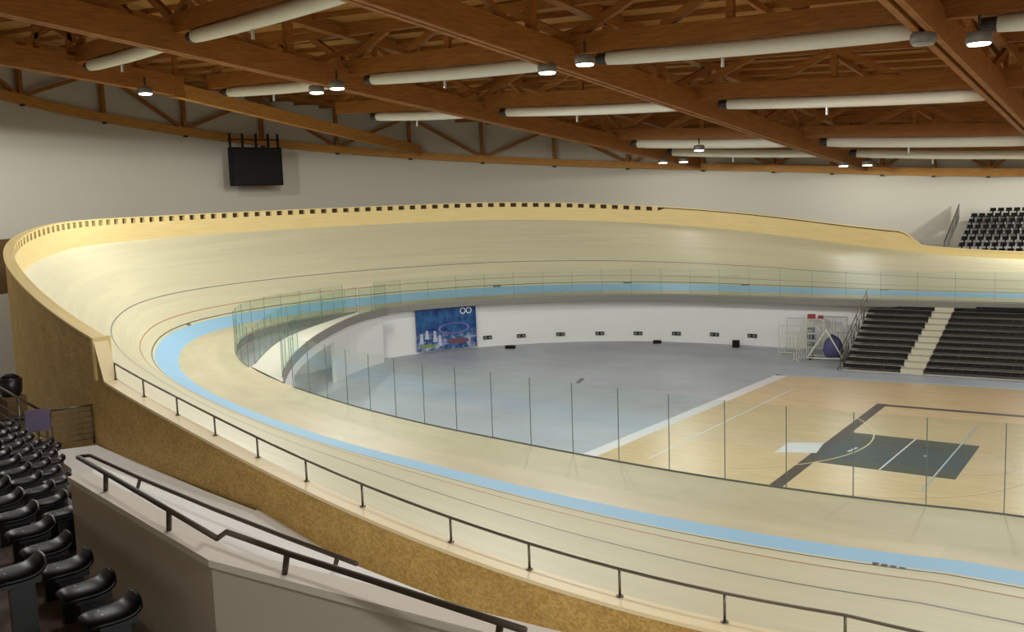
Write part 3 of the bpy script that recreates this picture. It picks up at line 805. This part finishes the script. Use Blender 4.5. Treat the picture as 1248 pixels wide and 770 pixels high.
# ------------------------------------------------------------------ fabric air ducts below the girders
for k_ in range(1, 6):
    for j, (x0, x1) in enumerate(zip(TXS[:-1], TXS[1:])):
        a, b = x0+1.9, x1-.6
        if k_ == 3 and j == 0: a = x0+3.5
        if k_ >= 4 and x0 < -30: continue
        if k_ == 1 and j > 1: continue
        if j > 3: continue
        r = .29 if k_ < 4 else .34
        pos = ['first', 'second', 'third', 'fourth'][j]
        t = thing('air_duct', f'pale air duct, {pos} bay from the left, {["", "nearest the camera", "in line with the nearest lamps", "over the hall middle", "over the far bend", "along the far wall"][k_]}', 'air duct')
        o = Vector(cpt(a, LF[k_](a), DZC)); t.location = o
        n = 12; ptz = [cpt(a+(b-a)*i/n, LF[k_](a+(b-a)*i/n), DZC-.06*math.sin(PI*i/n))-o for i in range(n+1)]
        MB().tube(ptz, [r*(.93 if i in (0, n) else 1) for i in range(n+1)], 18).build('tube', M['duct'], t, True)
        d = (ptz[1]-ptz[0]).normalized()
        MB().tube([ptz[0]-d*.5, ptz[0]+d*.02], r*.8, 14).build('end_collar', M['duct_cap'], t, True)
        for f_ in (.33, .66):
            x = a+(b-a)*f_; p = cpt(x, LF[k_](x), DZC)-o
            MB().tube([p+Vector((0, 0, r*.8)), p+Vector((0, 0, .62))], .02, 5).build('hanger', M['galv'], t)
        x = a+(b-a)*.42; p = cpt(x, LF[k_](x), DZC-r)-o
        MB().tube([p+Vector((0, 0, -.42)), p+Vector((0, 0, -.05))], .07, 8).build('sensor', M['galv'], t)

# ------------------------------------------------------------------ high-bay lamps in pairs on the cross trusses
def lampfix(label, p, lit=True, power=0., group=None):
    t = thing('high_bay_lamp', label, 'ceiling lamp', tuple(p), 0, group)
    MB().tube([(0, 0, .05), (0, 0, .10), (0, 0, .34), (0, 0, .40), (0, 0, .44)], [.36, .40, .40, .34, .12], 18).build('housing', M['housing'], t, True)
    MB().tube([(0, 0, .0), (0, 0, .06)], [.32, .36], 18).build('lens', M['lamp'] if lit else M['lamp_off'], t, True)['label'] = 'glowing white lens' if lit else 'unlit grey lens'
    MB().beam((0, 0, .5), (0, 0, .95), .08, .08).build('bracket', M['duct_cap'], t)
    if lit:
        ld = bpy.data.lights.new('lamp_light', 'SPOT'); ld.spot_size = math.radians(179); ld.spot_blend = .04; ld.shadow_soft_size = .4; ld.energy = power; ld.color = LC
        lo = bpy.data.objects.new('lamp_light', ld); COL.objects.link(lo); lo.location = (p[0], p[1], p[2]-.45)
    return t
LC = (.985, 1.0, .955)
PW_ = 2500
vis = [((386, 114), 'lit ceiling lamp, left of the pair on the second truss from the left', 1), ((411, 109), 'lit ceiling lamp, right of the pair on the second truss from the left', 1),
       ((667, 90), 'lit ceiling lamp on the left side of the middle truss', 1), ((713, 80), 'lit ceiling lamp on the right side of the middle truss', 1),
       ((1125, 55), 'unlit ceiling lamp left of the upper right truss', 0), ((1193, 55), 'lit ceiling lamp right of the upper right truss', 1),
       ((808, 199), 'lit small ceiling lamp, left of the far pair ending the second truss', 1), ((833, 198), 'lit small ceiling lamp, right of the far pair ending the second truss', 1),
       ((852, 184), 'lit ceiling lamp over the far bend above the far pair', 1),
       ((1028, 203), 'lit small ceiling lamp, left of the pair at the far end of the middle truss', 1), ((1057, 202), 'lit small ceiling lamp, right of the pair at the far end of the middle truss', 1)]
for (px, py), lb, lit in vis:
    p = onroof(px, py, -.35 if py < 150 else -.25)
    lampfix(lb, p, bool(lit), PW_*(1.3 if px < 500 else 1.2) if py < 150 else PW_*.16)
# the same lamps carry on beyond the top and right of the view
ext = [(-40.0, -4), (-28.0, -8), (-14, -8), (1.2, -8), (16, 13.5), (16, -8), (30, 13.5), (30, -8), (1.2, 54), (16, 54), (30, 54), (-40, 12), (16, 34), (30, 34), (19, -22), (32, -23)]
for i, (x, y) in enumerate(ext):
    lampfix('ceiling lamp of the same rows, outside the view', cpt(x, y, -.4), True, PW_*(2.2 if y < -20 else .5 if -10 < y < 0 else (1.3 if x < -35 and y > 0 else 1.0)), 'ceiling lamps outside the view')

# ------------------------------------------------------------------ hanging display screen
sc0 = [Vector(p) for p in ((-55.0, 29.6, 0), (-53.9, 34.2, 0))]
dS = ray(312, 203); cS = CAM+dS*((-53.8-CAM.x)/dS.x)
wv = Vector((.30, 1, 0)).normalized()
rzS = math.atan2(wv.y, wv.x)
scr = thing('display_screen', 'black display screen hanging under the ring beam on the left wall', 'display screen', tuple(cS), rzS)
Ws, Hs = 4.35, 3.05
MB().box((0, 0, 0), (Ws, .55, Hs)).build('cabinet', M['black_matte'], scr, bevel=.03)
MB().box((0, -.285, 0), (Ws*.93, .03, Hs*.92)).build('screen_face', M['screen'], scr)
for f_ in (-.46, -.22, .04, .28, .47): MB().beam((Ws*f_, .1, Hs/2), (Ws*f_, .1, Hs/2+1.1), .14, .14).build('hanger', M['black_matte'], scr)
MB().beam((-Ws*.5, .1, Hs/2+.62), (Ws*.5, .1, Hs/2+.62), .1, .1).build('hanger_rail', M['black_matte'], scr)

# ------------------------------------------------------------------ far grandstand
def seat_small():
    m = MB(); m.box((0, 0, .36), (.42, .38, .07)); m.box((0, .20, .47), (.42, .06, .26)); m.box((0, .06, .17), (.10, .12, .34))
    me = m.mesh('far_seat'); me.materials.append(M['seat']); return me
fs = thing('far_grandstand', 'concrete tiers of the far grandstand behind the track fence', 'grandstand', (0, 57, 0)); fs['kind'] = 'structure'
ROWT = ['front', 'second', 'third', 'fourth', 'fifth', 'sixth', 'seventh', 'back']
lefts = [1172, 1175, 1178.6, 1181.7, 1184, 1187, 1210]
pys = [296.4, 288.9, 281.4, 274.6, 267.4, 260.7, 254.0]
sm = seat_small()
for j in range(8):
    y = 57.2+.88*(j-1)
    if j == 0: lx, pyy = 1200, 303.5
    else: lx, pyy = lefts[j-1], pys[j-1]
    q = ony(lx, pyy, y); z = q.z-.55
    xl = ony(1166+3.0*(j-1), pyy, y).x
    MB().box(((xl+22)/2, y+.16-57, z-1.0), (22-xl, .88, 2.0)).build('tier', M['tier'], fs)
    first = True; x = q.x
    while x < 3.5:
        o = bpy.data.objects.new('stadium_seat', sm); COL.objects.link(o); o.location = (x, y, z)
        tag(o, f'small dark seat in the {ROWT[j]} row of the far grandstand', 'seat', f'dark seats in the {ROWT[j]} row of the far grandstand'); x += .56
a = ony(1151, 297, 56.6); b = ony(1169, 250, 63.4)
t = thing('stand_rail', 'slanting grey side panel rail at the left end of the far grandstand', 'railing', tuple(a))
d = b-a
MB().poly([(0, 0, -.9), (d.x, d.y, d.z-1.2), (d.x, d.y, d.z), (0, 0, .1)]).build('panel', M['fascia'], t)
MB().tube([(0, 0, .15), (d.x, d.y, d.z+.05)], .05, 6).build('top_rail', M['steel'], t)
for f_ in (0, .33, .66, 1): MB().tube([(d.x*f_, d.y*f_, d.z*f_-1.1), (d.x*f_, d.y*f_, d.z*f_+.1)], .05, 6).build('post', M['steel'], t)

# ------------------------------------------------------------------ near concourse, ramp, parapets
con = struct(MB().prism([(-15.35, -8.9), (-14.7, -7.75), (-13.0, -8.1), (-9.0, -8.9), (-7.0, -9.25), (-6.6, -10.6), (-12.9, -9.7)], 1.35, 1.6).build('floor_concourse', M['white_floor']), 'pale concourse floor beside the strand board wall', 'floor')
rm = MB()
rows2 = []
for (xa_, ya_, za_), (xb_, yb_, zb_) in (((-.4, -16.2, 4.1), (-12.9, -9.65, 1.6)), ((.6, -16.4, 3.9), (-6.6, -10.6, 1.55)), ((2.2, -16.8, 3.6), (-2.5, -11.0, 1.0)), ((5.0, -16.8, 3.0), (3.0, -11.0, .5)), ((9.0, -16.8, 2.4), (9.0, -11.0, 0))):
    a, b = Vector((xa_, ya_, za_)), Vector((xb_, yb_, zb_)); dn = Vector((0, 0, .25)); rows2.append([a, b, b-dn, a-dn, a])
struct(rm.quad_grid(rows2).build('floor_ramp', M['white_floor']), 'pale ramp descending from the parapet to the concourse', 'floor')
rows2 = []
for (xa_, ya_, za_), (xb_, yb_, zb_) in (((-7.0, -9.2, 1.6), (-6.6, -10.6, 1.6)), ((-4.5, -9.0, 1.2), (-2.5, -11.0, 1.0)), ((-1.5, -9.0, .78), (3.0, -11.0, .5)), ((9.0, -7.0, 0), (9.0, -11.0, 0))):
    a, b = Vector((xa_, ya_, za_)), Vector((xb_, yb_, zb_)); dn = Vector((0, 0, .25)); rows2.append([a, b, b-dn, a-dn, a])
struct(MB().quad_grid(rows2).build('floor_passage', M['white_floor']), 'pale sloping passage floor along the strand board wall', 'floor')
# parapet walls of the stair
pA = onz(85, 580, 5.0); pB = onz(257, 681, 5.0); pC = onz(600, 770, 5.0); dC = (pC-pB).normalized(); pC = pC+dC*4
def wallseg(name, a, b, z0, z1, th, mat, parent=None, side=1):
    d = Vector((b.x-a.x, b.y-a.y, 0)).normalized(); n = Vector((-d.y, d.x, 0))*th*side
    return MB().prism([(a.x, a.y), (b.x, b.y), (b.x+n.x, b.y+n.y), (a.x+n.x, a.y+n.y)], z0, z1).build(name, mat, parent)
par = thing('parapet', 'low greige parapet wall with a bend beside the near stand', 'parapet wall', (0, 0, 0))
wallseg('wall_panel', pA, pB, 1.2, 4.96, .15, M['parapet'], par)['label'] = 'shaded long face'
wallseg('wall_panel', pB, pC, .2, 4.96, .15, M['parapet'], par)['label'] = 'lighter face after the bend'
def coping(pts, w, par_):
    """mitred coping strip along a plan path"""
    ns = []
    for a, b in zip(pts[:-1], pts[1:]):
        d = Vector((b.x-a.x, b.y-a.y, 0)).normalized(); ns.append(Vector((-d.y, d.x, 0)))
    o_, i_ = [], []
    for k, p in enumerate(pts):
        n = ns[0] if k == 0 else (ns[-1] if k == len(pts)-1 else (ns[k-1]+ns[k])/(1+ns[k-1].dot(ns[k])))
        o_.append(p-n*.02); i_.append(p+n*w)
    rows = [[(a.x, a.y, 4.95), (a.x, a.y, 5.0), (b.x, b.y, 5.0), (b.x, b.y, 4.95), (a.x, a.y, 4.95)] for a, b in zip(o_, i_)]
    MB().quad_grid(rows).build('coping', M['parapet_top'], par_)
coping([pA, pB, pC], .18, par)
# second parapet across the stairwell
qA = onz(112, 562, 4.45); qB = onz(262, 632, 4.45); qC = onz(436, 696, 4.45); qC = qC+(qC-qB).normalized()*3.5
par2 = thing('raised_landing', 'white raised landing behind the front parapet, carrying the inner handrail', 'landing', (0, 0, 0))
ins = Vector((.16, .9, 0))*.2
MB().prism([(pA.x+.05, pA.y+.18), (pB.x, pB.y+.18), (pC.x, pC.y+.18), (qC.x, qC.y), (qA.x, qA.y)], 1.2, 4.43).build('landing_block', M['white_floor'], par2)
# hand rails of the stair
def wallrail(label, pts, stubs, r=.02, down=.2, up=.0):
    t = thing('stair_handrail', label, 'handrail', tuple(pts[0])); o = pts[0]
    MB().tube([p-o for p in pts], r, 8).build('rail', M['dark_steel'], t, True)
    for s0 in stubs: MB().tube([s0[0]-o, s0[1]-o], .02, 6).build('stub_post', M['dark_steel'], t, True)
    return t
h1 = [onz(*p, 5.2) for p in ((95, 557), (130, 577), (180, 606), (265, 656), (276, 648), (350, 674), (450, 706), (560, 742), (640, 768))]
wallrail('dark bronze handrail kinked along the top of the front parapet', h1, [(onz(129, 577, 5.2), onz(129, 598, 5.0)), (onz(206, 621, 5.2), onz(206, 646, 5.0)), (onz(350, 674, 5.2), onz(347, 699, 5.0)), (onz(610, 758, 5.2), onz(607, 780, 5.0))])
h2 = [onz(*p, 4.6) for p in ((97, 556), (110, 555), (172, 583), (260, 620), (350, 655), (435, 687))]
wallrail('dark bronze handrail along the white inner stair parapet', h2, [(onz(171, 583, 4.6), onz(167, 597, 4.45)), (onz(411, 679, 4.6), onz(408, 692, 4.45))])

# landing guard rail at the end of the concourse
def guard(label, a, b, h, bars, posts, r=.02):
    t = thing('guard_rail', label, 'railing', tuple(a)); d = b-a
    MB().tube([(0, 0, h), (d.x, d.y, d.z+h)], r*1.3, 8).build('top_rail', M['steel'], t, True)
    m_ = MB()
    for k in range(1, bars+1): zz = h*k/(bars+1); m_.tube([(0, 0, zz), (d.x, d.y, d.z+zz)], r*.6, 6)
    m_.build('wire_bars', M['steel'], t)
    for f_ in posts: MB().tube([(d.x*f_, d.y*f_, d.z*f_), (d.x*f_, d.y*f_, d.z*f_+h)], r*1.2, 8).build('post', M['steel'], t, True)
    return t
g0 = onz(127, 538, 1.6); g1 = onz(66, 548, 1.6); gd = (g1-g0).normalized()
guard('steel guard rail across the end of the concourse against the board wall', Vector(g1), Vector(g0), .98, 6, (.0, .8))
# sloping stair rail at the left edge
b0 = onz(62, 556, 1.5); b1 = ony(-14, 520, b0.y-1.0)
top0 = pix(b0+Vector((0, 0, 1)))
sA = Vector((b0.x, b0.y, b0.z))
sB = CAM+ray(-18, 462)*((b0-CAM).length*.93/ray(-18, 462).length)
hpost = 1.05
t = guard('sloping steel stair railing at the left edge beside the black seats', sA, Vector((sB.x, sB.y, sB.z-hpost)), hpost, 4, (0.02, .5), .026)
# stair flight the rail belongs to, going down beyond the seats
# dark round bin and boxes by the wall, far left
q = ony(14, 470, -2.0)
far_c = CAM+ray(14, 482)*24.0
t = thing('waste_bin', 'dark round container at the left edge before the grey wall', 'bin', (far_c.x, far_c.y, far_c.z), 0)
MB().tube([(0, 0, 0), (0, 0, .1), (0, 0, .42), (0, 0, .48)], [.2, .26, .28, .2], 16).build('bin_body', M['black'], t, True)
MB().tube([(0, 0, .48), (0, 0, .55)], [.22, .1], 16).build('bin_lid', M['black_matte'], t, True)
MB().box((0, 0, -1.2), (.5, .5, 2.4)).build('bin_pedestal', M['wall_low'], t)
q = CAM+ray(46, 512)*21.5
t = thing('notice_board', 'small purple and white notice panel behind the stair railing', 'notice', tuple(q), 1.0)
MB().box((0, 0, .0), (.5, .03, .5)).build('sheet', M['sign_purple'], t)
MB().beam((0, 0, -.25), (0, 0, -1.3), .05, .05).build('stand_post', M['steel'], t)
q = CAM+ray(24, 532)*23.0
t = thing('storage_box', 'grey equipment box behind the top of the black seats', 'box', tuple(q), .6)
MB().box((0, 0, .2), (.5, .4, .5)).build('box_body', M['fascia'], t, bevel=.02)
MB().box((0, 0, .47), (.54, .44, .05)).build('box_lid', M['black'], t, bevel=.01)

# ------------------------------------------------------------------ near grandstand with black shell seats
A0 = Vector((1.34, -17.32, 4.63)); U = Vector((-.961, .277, 0)); Nf = Vector((.277, .961, 0))
RD, RR = .76, .55
nst = thing('near_grandstand', 'brown grey concrete tiers under the black seats at lower left', 'grandstand', (0, 0, 0)); nst['kind'] = 'structure'
def tier(k, L0, L1):
    c0 = A0+Nf*(RD*k); z = A0.z-.47-RR*k
    a, b = c0+U*L0-Nf*(RD*.62), c0+U*L1-Nf*(RD*.62); n = Nf*RD
    MB().prism([(a.x, a.y), (b.x, b.y), (b.x+n.x, b.y+n.y), (a.x+n.x, a.y+n.y)], z-2.2, z).build('tier', M['tread'], nst)
def shell(name):
    """tip-up stadium seat: curved pan and low back"""
    rows = []
    prof = [(-.23, -.05, .33), (-.20, -.01, .37), (-.10, .0, .41), (.03, 0, .42), (.13, .01, .42), (.19, .04, .41), (.22, .085, .38), (.23, .10, .32)]
    for yv, zv, w in prof:
        yv, zv, w = yv*.8, zv*.8, w*.8
        r = []
        for i in range(9):
            f = i/4-1; r.append((f*w/2, yv+.0, zv-.03*abs(f)**3))
        rows.append(r)
    m = MB(); m.quad_grid(rows); me = m.mesh(name, True)
    return me
pan_me = shell('shell'); pan_me.materials.append(M['seat'])
def proto_seat():
    t = thing('shell_seat', '', 'seat')
    o = link('seat_shell', pan_me, None, t)
    md = o.modifiers.new('solid', 'SOLIDIFY'); md.thickness = .035; md.offset = -1
    md = o.modifiers.new('sub', 'SUBSURF'); md.levels = md.render_levels = 1
    MB().box((0, .05, -.26), (.07, .16, .44)).box((0, .03, -.06), (.28, .24, .05)).build('seat_base', M['black'], t)
    MB().tube([(-.05, -.05, -.012), (.05, -.05, -.012)], .012, 6).build('number_plate', M['galv'], t)
    return t
RN = ['front', 'second', 'third', 'fourth', 'fifth', 'sixth', 'seventh', 'eighth']
rzs = math.atan2(U.y, U.x)+PI
proto = proto_seat(); used = False
rzs = math.atan2(-U.y, -U.x)
def place_seat(p, label, group):
    global used
    o = proto if not used else dup(proto)
    used = True
    o.location = p; o.rotation_euler = (0, 0, rzs); o['label'] = label
    if group: o['group'] = group
    elif 'group' in o: del o['group']
bA = onz(85, 580, 5.0); bB = onz(66, 549, 1.6); bD = bB-bA
def bound(k):
    c0 = A0+Nf*(RD*k)
    # where the row meets the edge of the white ramp
    det = U.x*(-bD.y)+U.y*bD.x; rx, ry = bA.x-c0.x, bA.y-c0.y
    return (rx*(-bD.y)+ry*bD.x)/det+.05
seatrows = []
for k in range(0, 7):
    L = -.02 if k == 0 else bound(k)+.35
    L0 = L; n = 0; lst = []
    while L < 16:
        p = A0+Nf*(RD*k)+U*L; p.z = A0.z-RR*k
        u, v = pix(p)
        if -22 < u < (86 if k else 200)+0*v and 480 < v: lst.append(p)
        L += .57
    seatrows.append(lst)
    tier(k, -.55 if k == 0 else bound(k), 16)
NAMES = ['row along the shaded parapet', 'row below the parapet corner', 'third row down the near stand', 'fourth row down the near stand', 'fifth row down the near stand', 'sixth row down the near stand', 'seventh row down the near stand', 'eighth row down the near stand', 'ninth row down the near stand']
ENDS = ['black shell seat at the aisle end, largest at the lower left', 'second black shell seat from the aisle end beside the shaded parapet', 'third black shell seat from the aisle end beside the shaded parapet', 'fourth black shell seat from the aisle end beside the shaded parapet']
for k, lst in enumerate(seatrows):
    for i, p in enumerate(lst):
        if k == 0 and i < 4: place_seat(p, ENDS[i], None)
        else: place_seat(p, f'black shell seat in the {NAMES[k]}', f'black seats in the {NAMES[k]}')
q = onz(14, 694, A0.z+RR*.55)
place_seat(q, 'lone black shell seat cut by the left edge, behind the parapet row', None)
# aisle floor behind the front row
c0 = A0-Nf*RD*.62
fl = []
for L_, nn_ in ((-1.6, .0), (9, .0), (9, -3.5), (-1.6, -3.5)):
    p = c0+U*L_+Nf*nn_; fl.append((p.x, p.y))
MB().prism(fl, A0.z-1.2, A0.z-.47).build('aisle_floor', M['tread'], nst)

# ------------------------------------------------------------------ light and view
w = bpy.data.worlds.new('world'); SC.world = w; w.use_nodes = True
w.node_tree.nodes['Background'].inputs[0].default_value = (.75, .85, 1, 1)
w.node_tree.nodes['Background'].inputs[1].default_value = .02
SC.view_settings.view_transform = 'Standard'; SC.view_settings.look = 'None'
SC.view_settings.exposure = -0.1; SC.view_settings.gamma = 1.0; SC.view_settings.use_curve_mapping = False
SC.cycles.use_denoising = True
SC.cycles.max_bounces = 8; SC.cycles.transparent_max_bounces = 24
SC.cycles.sample_clamp_indirect = 6
